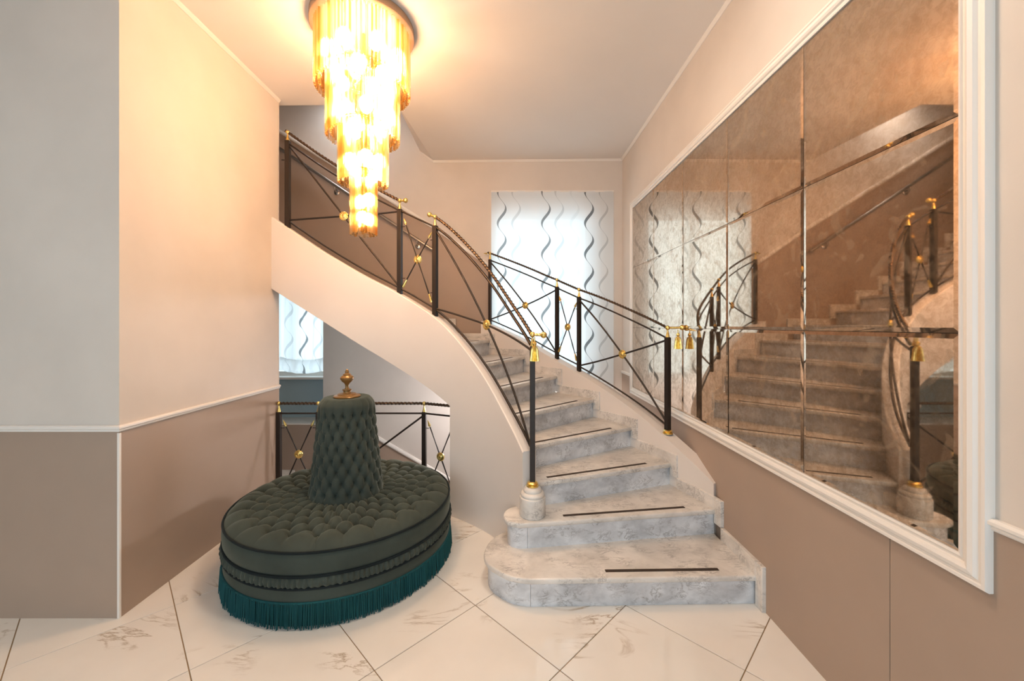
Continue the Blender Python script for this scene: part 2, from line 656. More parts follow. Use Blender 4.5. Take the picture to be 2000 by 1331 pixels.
low = [(x, max(1.0, dz(x) - 1.5)) for x in dx[::-1]]
xz_slab(pts + low, YF - 0.006, YF).build('dado_panel', M_DADO, wf)
cap = MB()
prof = [(0.0, -0.02), (0.022, -0.02), (0.030, -0.005), (0.030, 0.012), (0.018, 0.03), (0.0, 0.03)]
cap.loft([[(x, YF - d, z + h) for d, h in prof] for x, z in pts])
structure(cap.build('trim_1', M_TRIM, None, smooth=40), 'white raking dado cap along the upper flight')
# dado beside the lower flight
ldz = lambda x: 0.16 - (x + 1.645) * 0.58
lp = [(XLL, 0.35), (W2[1], 0.35), (W2[1], ldz(W2[1])), (-1.0, ldz(-1.0)), (XR, ldz(XR)), (XR, ZW), (XLL, ZW)]
xz_slab(lp, YF - 0.006, YF).build('dado_panel', M_DADO, wf)
cap = MB()
cap.loft([[(x, YF - d, ldz(x) + h) for d, h in prof] for x in (W2[1], -1.0, XR)])
structure(cap.build('trim_2', M_TRIM, None, smooth=40), 'white raking dado cap beside the stair going down')

# walls of the stair well, above and below
structure(MB().box(XLL - 0.12, XLL, YB, YF + 0.42, ZW, zt).build('wall_stairwell_left', M_WALL))
structure(MB().box(XLL, XR, 3.66 - 0.12, 3.66, ZW, -0.02).build('wall_well_front', M_WALL))
structure(MB().box(XLL, XR + 0.1, 3.5, YF, ZW - 0.1, ZW).build('floor_lower_landing', M_CONC))
structure(MB().box(XLL, -1.05, 3.60, 3.72, 4.0, zt).build('wall_upper_front', M_WALL))
structure(MB().box(-1.05, -0.93, 3.60, YF, 4.0, zt).build('wall_upper_right', M_WALL))
structure(MB().box(XLL - 0.12, -0.9, 3.6, YF + 0.42, zt, zt + 0.1).build('ceiling_upper', M_CEIL))

# lobby behind the camera: side wall and a back wall with a broad glazed entrance
bw = MB()
bw.box(XLL - 0.1, -3.2, YB - 0.12, YB, 0, top).box(1.3, XR + 0.1, YB - 0.12, YB, 0, top).box(-3.2, 1.3, YB - 0.12, YB, 2.9, top)
structure(bw.build('wall_back', M_WALL))

# chair rails, ceiling trims
RP = [(0.0, 0.0), (0.012, 0.0), (0.016, 0.006), (0.014, 0.012), (0.022, 0.018), (0.022, 0.027), (0.014, 0.034), (0.0, 0.034)]


def rail_sweep(pts2, prof, z0, side):
    """pts2: plan polyline, prof (d,h): d measured to the given side (+1 left of travel)"""
    rings = []
    P = [Vector((p[0], p[1])) for p in pts2]
    for i, p in enumerate(P):
        ns = []
        if i > 0:
            t = (P[i] - P[i - 1]).normalized()
            ns.append(Vector((-t.y, t.x)))
        if i < len(P) - 1:
            t = (P[i + 1] - P[i]).normalized()
            ns.append(Vector((-t.y, t.x)))
        nn = sum(ns, Vector((0, 0))).normalized()
        sc = 1.0 / max(0.2, nn.dot(ns[0]))
        rings.append([(p.x + nn.x * d * sc * side, p.y + nn.y * d * sc * side, (z0(p) if callable(z0) else z0) + h) for d, h in prof])
    return MB().loft(rings)


structure(rail_sweep([(XLL, YP0), (XL, YP0), (XL, YP1)], RP, 1.007, -1).build('trim_3', M_TRIM, None, smooth=35), 'white chair rail running round the left pier')
structure(rail_sweep([(XR, YB), (XR, 1.17)], RP, 0.985, 1).build('trim_4', M_TRIM, None, smooth=35), 'white chair rail right of the mirror')
structure(rail_sweep([(XR, 4.60), (XR, YF)], RP, 0.985, 1).build('trim_5', M_TRIM, None, smooth=35), 'white chair rail end beyond the mirror')
CPF = [(0.0, 0.0), (0.006, 0.0), (0.022, 0.020), (0.022, 0.03), (0.0, 0.03)]
structure(rail_sweep([(XL, YP0), (XL, YP1)], CPF, lambda p: zc(p.x) - 0.024, -1).build('trim_6', M_TRIM), 'thin white ceiling trim along the left pier')
structure(rail_sweep([(XR, YB), (XR, YF), (-0.96, YF)], CPF, lambda p: zc(p.x) - 0.024, 1).build('trim_7', M_TRIM), 'thin white ceiling trim along right and far walls')
tr = MB()
tr.loft([[(x, YF - d, z + h) for d, h in CPF] for x, z in ((-0.96, zc(-0.96) - 0.024), (-1.125, 3.745))])
structure(tr.build('trim_8', M_TRIM), 'short rising end of the ceiling trim')

# windows
def window(name, x0, x1, z0, z1, y, mull):
    w = MB()
    fw = 0.06
    w.box(x0, x1, y, y + 0.06, z0, z0 + fw).box(x0, x1, y, y + 0.06, z1 - fw, z1)
    w.box(x0, x0 + fw, y, y + 0.06, z0 + fw, z1 - fw).box(x1 - fw, x1, y, y + 0.06, z0 + fw, z1 - fw)
    for mx in mull:
        w.box(mx - 0.03, mx + 0.03, y, y + 0.06, z0 + fw, z1 - fw)
    o = structure(w.build(name, M_TRIM))
    xs = [x0 + fw] + [v for mx in mull for v in (mx - 0.03, mx + 0.03)] + [x1 - fw]
    for i in range(0, len(xs), 2):
        MB().box(xs[i], xs[i + 1], y + 0.026, y + 0.032, z0 + fw, z1 - fw).build('pane', M_GLASS, o)
    return o


w1 = window('window_1', -0.235, 1.04, 0.90, 3.02, 5.20, [0.40])
MB().box(1.04, 1.30, 5.20, 5.26, 0.25, 3.275).box(-0.235, 1.04, 5.20, 5.26, 3.02, 3.275).box(-0.235, 1.04, 5.20, 5.26, 0.25, 0.90).build('reveal_board', M_TRIM, w1)
w3 = window('window_3', -3.2, 1.3, 0.0, 2.9, YB - 0.09, [-2.05, -0.95, 0.15])
w2 = window('window_2', -3.45, -2.345, 0.905, 2.35, 5.34, [-2.9])
MB().box(-3.45, -2.345, 5.18, 5.34, 0.875, 0.905).build('window_sill', M_TRIM, w2, bevel=0.004)
MB().box(-3.45, -2.345, 5.33, 5.36, 0.35, 0.875).build('sill_panel', M_BLUE, w2)
MB().box(-3.45, -2.345, YF - 0.02, 5.33, 0.335, 0.352).build('niche_sill', M_TRIM, w2, bevel=0.003)

# ------------------------------------------------------------------ staircase geometry
CI = Vector((-1.29, 2.02))              # centre of the inner string's curve
RI = 1.505
UQ = RI * PI / 2


def IP(u, off=0.0):
    """plan point on the inner string, u = length along its visible face"""
    if u <= UQ:
        p = u / RI
        return Vector((CI.x + (RI + off) * math.cos(p), CI.y + (RI + off) * math.sin(p)))
    return Vector((CI.x - (u - UQ), CI.y + RI + off))


def interp(tab, u):
    if u <= tab[0][0]:
        a, b = tab[0], tab[1]
    elif u >= tab[-1][0]:
        a, b = tab[-2], tab[-1]
    else:
        i = max(k for k in range(len(tab) - 1) if tab[k][0] <= u)
        a, b = tab[i], tab[i + 1]
    return a[1] + (b[1] - a[1]) * (u - a[0]) / (b[0] - a[0])


def smooth_interp(tab, u, w=0.10):
    return sum(interp(tab, u + w * k / 3) for k in range(-3, 4)) / 7


TOPZ = [(0.634, 0.743), (0.787, 0.857), (0.893, 0.940), (1.097, 1.140), (1.325, 1.350), (1.536, 1.535), (1.680, 1.645),
        (2.027, 1.849), (2.379, 2.030), (2.737, 2.240), (3.181, 2.541), (3.75, 2.91)]
BOTZ = [(1.45, 0.862), (1.522, 0.911), (1.743, 1.038), (2.041, 1.199), (2.389, 1.400), (2.734, 1.620), (3.172, 1.897), (3.75, 2.27)]
itop = lambda u: smooth_interp(TOPZ, u)
ibot = lambda u: smooth_interp(BOTZ, u)

NST = 17
ZS = [0, .172, .344, .517, .692, .868, 1.045, 1.224, 1.404, 1.586, 1.764]
while len(ZS) <= NST + 1:
    ZS.append(ZS[-1] + 0.178)
OP = [None, (1.395, 2.238), (1.387, 2.672), (1.2525, 3.074), (1.076, 3.489), (0.8245, 3.852), (0.51, 4.255), (0.18, 4.60),
      (-0.24, 4.86), (-0.74, 4.985), (-1.27, 4.985), (-1.57, 4.985)]
while len(OP) <= NST + 1:
    OP.append((-1.85 - 0.282 * (len(OP) - 12), 4.985))
IN = [None, None, None] + [tuple(CI + (RI + 0.10) * Vector((math.cos(math.radians(a)), math.sin(math.radians(a)))))
                           for a in (24.5, 32.2, 39.5, 47.5, 56.0, 66.0, 77.0)]
IANG = [0, 0, 0, 24.5, 32.2, 39.5, 47.5, 56.0, 66.0, 77.0]
IN += [(-1.31, CI.y + RI + 0.10), (-1.60, CI.y + RI + 0.10)]
while len(IN) <= NST + 1:
    IN.append((-1.86 - 0.282 * (len(IN) - 12), CI.y + RI + (0.10 if len(IN) < 13 else 0.13)))


def OC(t, off=0.0):
    i = max(1, min(NST, int(math.floor(t))))
    u = t - i
    p = [OP[max(1, i - 1)], OP[i], OP[i + 1], OP[min(NST + 1, i + 2)]]
    r = []
    for k in (0, 1):
        a, b, c, d = [q[k] for q in p]
        r.append((0.5 * (2 * b + (c - a) * u + (2 * a - 5 * b + 4 * c - d) * u * u + (3 * b - a - 3 * c + d) * u ** 3),
                  0.5 * ((c - a) + 2 * (2 * a - 5 * b + 4 * c - d) * u + 3 * (3 * b - a - 3 * c + d) * u * u)))
    (x, dx_), (y, dy_) = r
    L = math.hypot(dx_, dy_) or 1
    x2, y2 = x + dy_ / L * off, y - dx_ / L * off
    return Vector((x2, min(y2, 4.99) if off <= 0.001 else y2))


def zline(t):
    i = max(0, min(NST, int(math.floor(t))))
    return ZS[i] + (ZS[i + 1] - ZS[i]) * (t - i)


stair = thing('staircase', 'curving marble staircase with a cream plastered inner string', 'staircase', (0.6, 2.24, 0))


def inset(poly, d):
    n = len(poly)
    a = sum(poly[i][0] * poly[(i + 1) % n][1] - poly[(i + 1) % n][0] * poly[i][1] for i in range(n))
    if a < 0:
        poly = poly[::-1]
    out = []
    for i in range(n):
        p0, p1, p2 = Vector(poly[i - 1]), Vector(poly[i]), Vector(poly[(i + 1) % n])
        t1, t2 = (p1 - p0).normalized(), (p2 - p1).normalized()
        n1, n2 = Vector((-t1.y, t1.x)), Vector((-t2.y, t2.x))
        nn = (n1 + n2).normalized()
        out.append(tuple(p1 + nn * d / max(0.35, nn.dot(n1))))
    return out


def cat2(pts, m=4):
    out = []
    for i in range(len(pts) - 1):
        p = [Vector(pts[max(0, i - 1)]), Vector(pts[i]), Vector(pts[i + 1]), Vector(pts[min(len(pts) - 1, i + 2)])]
        for k in range(m):
            u = k / m
            out.append(tuple(0.5 * (2 * p[1] + (p[2] - p[0]) * u + (2 * p[0] - 5 * p[1] + 4 * p[2] - p[3]) * u * u + (3 * p[1] - p[0] - 3 * p[2] + p[3]) * u ** 3)))
    out.append(tuple(pts[-1]))
    return out


TT = 0.034      # tread thickness
bull1 = cat2([(0.111, 2.2085), (0.014, 2.2285), (-0.0645, 2.282), (-0.134, 2.358), (-0.160, 2.44), (-0.155, 2.518), (-0.1255, 2.611), (-0.06, 2.70), (0.05, 2.76)])
bull2 = cat2([(0.096, 2.485), (0.038, 2.490), (-0.019, 2.522), (-0.042, 2.590), (-0.035, 2.649), (-0.0045, 2.698), (0.06, 2.74)])
POLY = {1: [(1.395, 2.238)] + bull1 + [(1.385, 2.74)],
        2: [(1.387, 2.672)] + bull2 + [(0.24, 2.82), (1.25, 3.12)]}


def strip_on(tread, a, b, f0, f1, z, back):
    """anti-slip strip; a outer, b inner end of the nosing line"""
    a, b = Vector(a), Vector(b)
    t = (b - a).normalized()
    nn = Vector((-t.y, t.x))
    if nn.dot(back) < 0:
        nn = -nn
    p0, p1 = a + (b - a) * f0, a + (b - a) * f1
    q = [p0 + nn * 0.052, p1 + nn * 0.052, p1 + nn * 0.074, p0 + nn * 0.074]
    MB().prism([tuple(v) for v in q], z, z + 0.0025).build('antislip_strip', M_STRIP, tread)


for nst in range(1, NST + 1):
    z1, z0 = ZS[nst], ZS[nst - 1]
    if nst <= 2:
        poly = POLY[nst]
        td = MB().prism(poly, z1 - TT, z1).build('tread', M_TREAD, stair, bevel=0.011, seg=3, smooth=30)
        body = [((x + 0.026, y) if x > 1.2 else (x, y)) for x, y in inset(poly, 0.026)]
        cut = 0.115 if nst == 1 else 0.11
        lft = clip(body, lambda p: cut - p[0])
        rgt = clip(body, lambda p: p[0] - cut - 0.0015)
        MB().prism(rgt, z0, z1 - TT).build('riser', M_RISER, stair)
        MB().prism(lft, z0, z1 - TT).build('riser_end', M_RISER, stair, smooth=30)
        o, i = poly[0], poly[1]
        strip_on(td, o, i, *((0.15, 0.66) if nst == 1 else (0.15, 0.80)), z1, Vector((0, 1)))
        continue
    o0, i0 = Vector(OP[nst]), Vector(IN[nst])
    o1, i1 = Vector(OP[nst + 1]), Vector(IN[nst + 1])
    t = (o1 - i1).normalized()
    back = Vector((-t.y, t.x))
    mid = ((o1 + i1) - (o0 + i0))
    if back.dot(mid) < 0:
        back = -back
    t0 = (o0 - i0).normalized()
    back0 = Vector((-t0.y, t0.x))
    if back0.dot(mid) < 0:
        back0 = -back0
    outer = [tuple(OC(nst + k / 4)) for k in range(0, 5)]
    poly = [tuple(i0)] + outer + [tuple(o1 + back * 0.03), tuple(i1 + back * 0.03)]
    if nst < 9:
        a0, a1 = IANG[nst], IANG[nst + 1]
        for k in (3, 2, 1):
            a = math.radians(a0 + (a1 - a0) * k / 4)
            poly.append(tuple(CI + (RI + 0.10) * Vector((math.cos(a), math.sin(a)))))
    td = MB().prism(poly, z1 - TT, z1).build('tread', M_TREAD, stair, bevel=0.009, seg=2, smooth=30)
    f = 0.026
    q = [i0 + back0 * f, o0 + back0 * f, o0 + back0 * (f + 0.02), i0 + back0 * (f + 0.02)]
    MB().prism([tuple(v) for v in q], z0 - 0.002, z1 - TT).build('riser', M_RISER, stair)
    strip_on(td, o0, i0, 0.17, 0.90, z1, back0)

# stepped marble skirting on the outer side
SK = 0.014
for nst in range(1, NST):
    z1, z0 = ZS[nst], ZS[nst - 1]
    for (ta, tb, za, zb) in ((nst - 0.13, nst + 0.03, z0 + (0.0 if nst == 1 else 0.078), z1 + 0.078), (nst + 0.03, nst + 1 - 0.13, z1 - 0.01, z1 + 0.078)):
        ta = max(ta, 0.88)
        rings = []
        for k in range(5):
            tt = ta + (tb - ta) * k / 4
            if tt < 1:
                p1 = Vector((1.397, 2.238 - (1 - tt) * 0.434))
                p0 = p1 - Vector((SK, 0))
                p1 = p1 + Vector((0.012, 0))
            else:
                p0, p1 = OC(tt, -SK), OC(tt, 0.012)
                if nst >= 8:
                    p0, p1 = OC(tt, -SK), OC(tt, 0.0) + Vector((0, 0.013))
            rings.append([(p0.x, p0.y, za), (p1.x, p1.y, za), (p1.x, p1.y, zb), (p0.x, p0.y, zb)])
        MB().loft(rings).build('skirting', M_TREAD, stair, bevel=0.002, seg=1)

# inner string: solid down to the floor at the foot, then a free string with a soffit
rings = []
u0, u1, uend = 0.634, 1.53, UQ + 0.87
US = [u0 + (u1 - u0) * k / 30 for k in range(31)] + [u1 + (uend - u1) * k / 44 for k in range(0, 45)]
for k, u in enumerate(US):
    zb = -0.002 if k <= 30 else ibot(u)
    a, b = IP(u, 0.0), IP(u, 0.10)
    zt_ = itop(u)
    c = 0.008
    rings.append([(a.x, a.y, zb), (b.x, b.y, zb), (b.x, b.y, zt_ - c), (b.x + (a.x - b.x) * 0.08, b.y + (a.y - b.y) * 0.08, zt_),
                  (a.x + (b.x - a.x) * 0.08, a.y + (b.y - a.y) * 0.08, zt_), (a.x, a.y, zt_ - c)])
MB().loft(rings).build('inner_string', M_STRING, stair, smooth=32)

# outer string beside the void at the window
rings = []
for k in range(61):
    t = 2.07 + (8.25 - 2.07) * k / 60
    off = 0.148 + 0.035 * max(0, min(1, (t - 6.5) / 1.5))
    zt_ = zline(t) + off
    a, b = OC(t, 0.0), OC(t, 0.115)
    b.x = min(b.x, XR - 0.002)
    zb = max(0.0, zline(t) - 0.34)
    rings.append([(a.x, a.y, zb), (b.x, b.y, zb), (b.x, b.y, zt_), (a.x, a.y, zt_)])
MB().loft(rings).build('outer_string', M_STRING, stair, smooth=32)

# soffit under the winding and upper flight
rings = []
for k in range(41):
    f = k / 40
    u = 1.53 + (uend - 1.53) * f
    a = IP(u, 0.02)
    t = 6.6 + (13.2 - 6.6) * f
    b = OC(t, 0.0)
    za, zb = ibot(u) + 0.004, zline(t) - 0.32
    rings.append([(a.x, a.y, za), (b.x, b.y, zb), (b.x, b.y, zb + 0.03), (a.x, a.y, za + 0.03)])
MB().loft(rings).build('soffit', M_STRING, stair, smooth=32)
rings = []
for k in range(9):
    t = 13.2 + 4.5 * k / 8
    x = OC(t).x
    z = zline(t) - 0.32
    rings.append([(x, 3.635, z), (x, YF - 0.005, z), (x, YF - 0.005, z + 0.03), (x, 3.635, z + 0.03)])
MB().loft(rings).build('soffit', M_STRING, stair)

# ------------------------------------------------------------------ flight going down to the lower landing
ls = thing('basement_staircase', 'stair flight descending behind the black railing under the stairs', 'staircase', (-3.0, 4.3, 0))
for k in range(1, 11):
    x0 = -3.55 + 0.285 * k
    z = -0.165 * k + 0.0
    MB().box(x0 - 0.285 if k == 1 else x0, x0 + 0.31, 3.67, YF - 0.012, z - 0.034, z).build('tread', M_TREAD, ls, bevel=0.006)
    MB().box(x0 + 0.27, x0 + 0.29, 3.67, YF - 0.012, z - 0.165, z - 0.034).build('riser', M_RISER, ls)
    MB().box(x0, x0 + 0.285, YF - 0.02, YF - 0.007, z, z + 0.10).build('skirting', M_TREAD, ls)
MB().box(XLL + 0.002, -3.26, 3.67, YF - 0.012, -0.2, -0.165).build('landing', M_TREAD, ls)


# ------------------------------------------------------------------ wrought-iron balustrades
class Rail:
    """path(u) -> plan Vector; base(u) -> z of what the railing stands on"""

    def __init__(self, th, path, base):
        self.th, self.path, self.base = th, path, base

    def pt(self, u, z):
        p = self.path(u)
        return (p.x, p.y, z)

    def tangent(self, u):
        d = self.path(u + 0.01) - self.path(u - 0.01)
        return d.normalized()

    def post(self, u, zb, zt_, w=0.036, foot=False):
        p = self.path(u)
        t = self.tangent(u)
        n_ = Vector((-t.y, t.x))
        ring = lambda z, s: [(p.x + (t.x * a + n_.x * b) * w / 2 * s, p.y + (t.y * a + n_.y * b) * w / 2 * s, z) for a, b in ((-1, -1), (1, -1), (1, 1), (-1, 1))]
        o = MB().loft([ring(zb, 1), ring(zt_ - 0.004, 1), ring(zt_, 0.8)]).build('post', M_BLACK, self.th, bevel=0.003, seg=2)
        MB().lathe([(0.0, 0), (0.016, 0), (0.014, 0.012), (0.007, 0.045), (0.005, 0.058), (0.010, 0.064), (0.0, 0.066)], (p.x, p.y, zt_), 12).build('spindle', M_GOLD, o, smooth=50)
        MB().ball((p.x, p.y, zt_ + 0.075), 0.0185, 14, 8).build('ball', M_GOLD, o, smooth=60)
        if foot:
            MB().lathe([(0.0, 0), (0.040, 0), (0.041, 0.008), (0.030, 0.012), (0.036, 0.022), (0.026, 0.032), (0.0, 0.033)], (p.x, p.y, zb), 18).build('foot_ring', M_GOLD, o, smooth=50)
        return o

    def bar(self, name, ua, za, ub, zb, r=0.0085, follow=None, mat=None, n=24, twist=False, parent=None):
        """bar from (ua, za) to (ub, zb); follow: height function added on top of base instead of a straight line"""
        pth = []
        for k in range(n + 1):
            f = k / n
            u = ua + (ub - ua) * f
            z = za + (zb - za) * f
            if follow:
                z = self.base(u) + z
            pth.append(self.pt(u, z))
        mb = MB()
        if twist:
            mb.tube(pth, r, 10, twist=150.0, lobes=2, lobe_amp=0.32)
        else:
            mb.tube(pth, r, 8)
        return mb.build(name, mat or M_BLACK, parent or self.th, smooth=60)

    def rosette(self, u, z, r=0.041):
        p = self.path(u)
        t = self.tangent(u)
        n_ = Vector((-t.y, t.x, 0))
        c = Vector((p.x, p.y, z))
        prof = [(0.0, 0.030), (0.008, 0.029), (0.013, 0.024), (0.014, 0.021), (0.017, 0.019), (0.020, 0.022), (0.023, 0.019), (0.026, 0.016), (0.030, 0.018), (0.034, 0.015), (0.036, 0.009), (0.036, 0.0)]
        prof = [(a * r / 0.036, b * 0.5) for a, b in prof]
        full = [(a, b) for a, b in prof] + [(a, -b) for a, b in prof[::-1][1:]]
        MB().lathe(full, c, 20, n_).build('rosette', M_GOLD, self.th, smooth=40)

    def cross(self, ua, za0, za1, ub, zb0, zb1):
        """big X: (ua, za0..za1) low/high at one post, (ub, zb0..zb1) at the other; bars meet at a rosette"""
        um = (ua + ub) / 2
        zm = (za0 + za1 + zb0 + zb1) / 4
        for (z_a, z_b) in ((za0, zb1), (za1, zb0)):
            pth = []
            for k in range(25):
                f = k / 24
                u = ua + (ub - ua) * f
                z = z_a + (zm - z_a) * f * 2 if f < 0.5 else zm + (z_b - zm) * (f - 0.5) * 2
                pth.append(self.pt(u, z))
            MB().tube(pth, 0.0085, 8).build('crossbar', M_BLACK, self.th, smooth=60)
        self.rosette(um, zm)

    def arrows(self, ua, za0, za1, ub, zb0, zb1):
        """narrow panel with two crossed arrows"""
        um = (ua + ub) / 2
        zm = (za0 + za1 + zb0 + zb1) / 4
        hw = (ub - ua) * 0.36
        sl = (zb0 - za0) / (ub - ua)
        hh = (za1 - za0) * 0.40
        for s in (-1, 1):
            lo = (um - s * hw, zm - hh - s * hw * sl)
            hi = (um + s * hw, zm + hh + s * hw * sl)
            P0, P1 = Vector(self.pt(*lo)), Vector(self.pt(*hi))
            d = (P1 - P0).normalized()
            sh = MB().tube([P0 + (P1 - P0) * k / 10 for k in range(11)], 0.0065, 8, twist=160, lobes=2, lobe_amp=0.3).build('arrow', M_BLACK, self.th, smooth=60)
            L = (P1 - P0).length
            MB().lathe([(0.0, 0.034), (0.004, 0.022), (0.013, -0.022), (0.006, -0.026), (0.006, -0.034), (0.0, -0.035)], P1, 8, d).build('arrowhead', M_GOLD, sh, smooth=30)
            fl_ = MB().lathe([(0.0, 0.038), (0.006, 0.036), (0.009, 0.01), (0.013, -0.03), (0.011, -0.04), (0.0, -0.036)], P0, 8, d)
            fl_.build('fletching', M_GOLD, sh, smooth=30)
            for (u_, z_, ue) in ((hi[0], hi[1] - 0.045, ub if s > 0 else ua), (lo[0], lo[1] + 0.045, ua if s > 0 else ub)):
                MB().tube([self.pt(u_, z_), self.pt(ue, z_)], 0.0035, 6).build('link', M_BLACK, sh)
        self.rosette(um, zm, 0.038)

    def rope(self, ua, ub, h, n=90, r=0.0145):
        pth = [self.pt(ua + (ub - ua) * k / n, self.base(ua + (ub - ua) * k / n) + h(ua + (ub - ua) * k / n)) for k in range(n + 1)]
        P = [Vector(pth[0])]
        for a, b in zip(pth, pth[1:]):
            a, b = Vector(a), Vector(b)
            m = max(1, int((b - a).length / 0.0055))
            for k in range(1, m + 1):
                P.append(a + (b - a) * k / m)
        return MB().tube(P, r, 10, twist=62.0, lobes=3, lobe_amp=0.48).build('rope_handrail', M_ROPE, self.th, smooth=60)

    def knob(self, rope, a, b):
        """gold end of a handrail from a towards b with a ball"""
        a, b = Vector(a), Vector(b)
        d = (b - a)
        m = 12
        MB().tube([a + d * k / m for k in range(m + 1)], 0.011, 10, twist=160, lobes=2, lobe_amp=0.35).build('rail_end', M_GOLD, rope, smooth=60)
        MB().ball(b, 0.0215, 14, 8).build('ball', M_GOLD, rope, smooth=60)
        MB().ball(a, 0.019, 14, 8).build('ball', M_GOLD, rope, smooth=60)

    def tassel(self, c):
        x, y, z = c
        o = MB()
        rings = []
        prof = [(0.003, 0.0), (0.010, -0.006), (0.014, -0.016), (0.010, -0.026), (0.008, -0.030), (0.017, -0.036), (0.022, -0.055), (0.024, -0.085), (0.029, -0.125), (0.0295, -0.128), (0.020, -0.129), (0.001, -0.126)]
        nn = 40
        for k, (r, h) in enumerate(prof):
            ring = []
            for j in range(nn):
                rr = r * (1 + (0.10 if h < -0.04 else 0.0) * (1 if j % 2 else -1))
                ring.append((x + rr * math.cos(2 * PI * j / nn), y + rr * math.sin(2 * PI * j / nn), z + h))
            rings.append(ring)
        o.loft(rings)
        t = o.build('tassel', M_GOLD, self.th, smooth=25)
        MB().tube([(x, y, z + 0.026), (x, y, z - 0.004)], 0.0045, 8).build('tassel_cord', M_GOLD, t, smooth=60)


# inner balustrade (towards the lobby)
bi = thing('balustrade', 'black iron balustrade with gold rosettes on the cream inner string', 'balustrade', (0.145, 2.60, 0.344))
ri = Rail(bi, lambda u: IP(u, 0.05), itop)
UN, UP1, UP2, UP3 = 0.600, 1.7205, 2.062, 3.068
NEW = Vector((0.147, 2.60))
# marble pedestal and newel
MB().lathe([(0.0, 0), (0.081, 0), (0.085, 0.006), (0.085, 0.115), (0.083, 0.122), (0.077, 0.124), (0.074, 0.128), (0.078, 0.134), (0.078, 0.142), (0.070, 0.152), (0.058, 0.155), (0.060, 0.163), (0.054, 0.178), (0.040, 0.186), (0.0, 0.187)],
           (NEW.x, NEW.y, 0.344), 40).build('pedestal', M_TREAD, bi, smooth=40)


class Newel(Rail):
    pass


nw = Newel(bi, lambda u: Vector((NEW.x + u, NEW.y)), lambda u: 0)
nw.post(0.0, 0.531, 1.445, 0.034, foot=True)
hp = lambda u: 0.775
zt1, zt2, zt3 = itop(UP1) + 0.775, itop(UP2) + 0.75, itop(UP3) + 0.775
ri.post(UP1, itop(UP1) - 0.01, zt1, 0.040)
ri.post(UP2, itop(UP2) - 0.01, zt2, 0.040)
ri.post(UP3, itop(UP3) - 0.01, zt3, 0.040)
ZN0 = 0.78
ri.cross(UN + 0.02, ZN0 + 0.0, 1.42, UP1, itop(UP1) + 0.06, zt1 - 0.03)
ri.arrows(UP1, itop(UP1) + 0.06, zt1 - 0.03, UP2, itop(UP2) + 0.05, zt2 - 0.03)
ri.cross(UP2, itop(UP2) + 0.05, zt2 - 0.02, UP3, itop(UP3) + 0.06, zt3 - 0.03)
ri.bar('top_rail', UN + 0.015, 0.725, UP1, 0.765, 0.011, follow=True, n=40)
ri.bar('top_rail', UP1, zt1 - 0.012, UP2, zt2 - 0.012, 0.008)
ri.bar('top_rail', UP2, 0.735, UP3, 0.755, 0.008, follow=True, n=30)
ri.bar('bottom_rail', UN + 0.015, 0.05, UP1, 0.055, 0.010, follow=True, n=40)
ri.bar('bottom_rail', UP1, 0.055, UP2, 0.045, 0.008, follow=True)
ri.bar('bottom_rail', UP2, 0.045, UP3, 0.055, 0.008, follow=True, n=30)
rp1 = ri.rope(UN + 0.01, UP1, lambda u: 0.80 + 0.05 * (u - UN) / (UP1 - UN))
pa = ri.pt(UP1, zt1 + 0.075)
pb = ri.path(UP1 + 0.055)
ri.knob(rp1, pa, (pb.x, pb.y, zt1 + 0.10))
nz = itop(UN + 0.01) + 0.80
ri.knob(rp1, (NEW.x, NEW.y, 1.52), (NEW.x + 0.072, NEW.y - 0.015, 1.518))
ri.tassel((NEW.x + 0.012, NEW.y - 0.03, 1.478))
rp2 = ri.rope(UP2, UP3 + 0.02, lambda u: 0.825 + 0.025 * (u - UP2) / (UP3 - UP2))
pa = ri.pt(UP2, zt2 + 0.075)
pb = ri.path(UP2 - 0.055)
ri.knob(rp2, pa, (pb.x, pb.y, zt2 + 0.072))
ri.bar('link', UP3, 0.60, UP3 + 0.055, 0.565, 0.0045, follow=True, n=4)

# outer balustrade (towards the window)
osb = lambda t: zline(t) + 0.148 + 0.035 * max(0, min(1, (t - 6.5) / 1.5))
bo = thing('balustrade', 'black iron balustrade with gold rosettes in front of the tall window curtain', 'balustrade', (1.268, 3.203, 0.70))
ro = Rail(bo, lambda t: OC(t, 0.06), osb)
Q0, Q1, Q2, Q3 = 3.258, 5.525, 6.132, 8.06
zq = {q: osb(q) + h for q, h in ((Q0, 0.775), (Q1, 0.765), (Q2, 0.785), (Q3, 0.80))}
ro.post(Q0, osb(Q0), zq[Q0], 0.038, foot=True)
for q in (Q1, Q2, Q3):
    ro.post(q, osb(q) - 0.01, zq[q], 0.036)
ro.cross(Q0, osb(Q0) + 0.075, zq[Q0] - 0.02, Q1, osb(Q1) + 0.055, zq[Q1] - 0.03)
ro.arrows(Q1, osb(Q1) + 0.055, zq[Q1] - 0.03, Q2, osb(Q2) + 0.055, zq[Q2] - 0.03)
ro.cross(Q2, osb(Q2) + 0.055, zq[Q2] - 0.03, Q3, osb(Q3) + 0.055, zq[Q3] - 0.03)
for a, b in ((Q0, Q1), (Q1, Q2), (Q2, Q3)):
    ha, hb = zq[a] - osb(a), zq[b] - osb(b)
    ro.bar('top_rail', a, ha - 0.012, b, hb - 0.012, 0.008, follow=True, n=30)
    ro.bar('bottom_rail', a, 0.06, b, 0.05, 0.008, follow=True, n=30)
hq = [(Q0, 0.85), (Q1, 0.84), (Q2, 0.86), (Q3, 0.875)]
rp3 = ro.rope(Q0, Q3 + 0.06, lambda t: interp(hq, t), n=110, r=0.0130)
p0 = ro.path(Q0)
ro.knob(rp3, (p0.x, p0.y, zq[Q0] + 0.075), (p0.x + 0.112, p0.y - 0.01, zq[Q0] + 0.077))
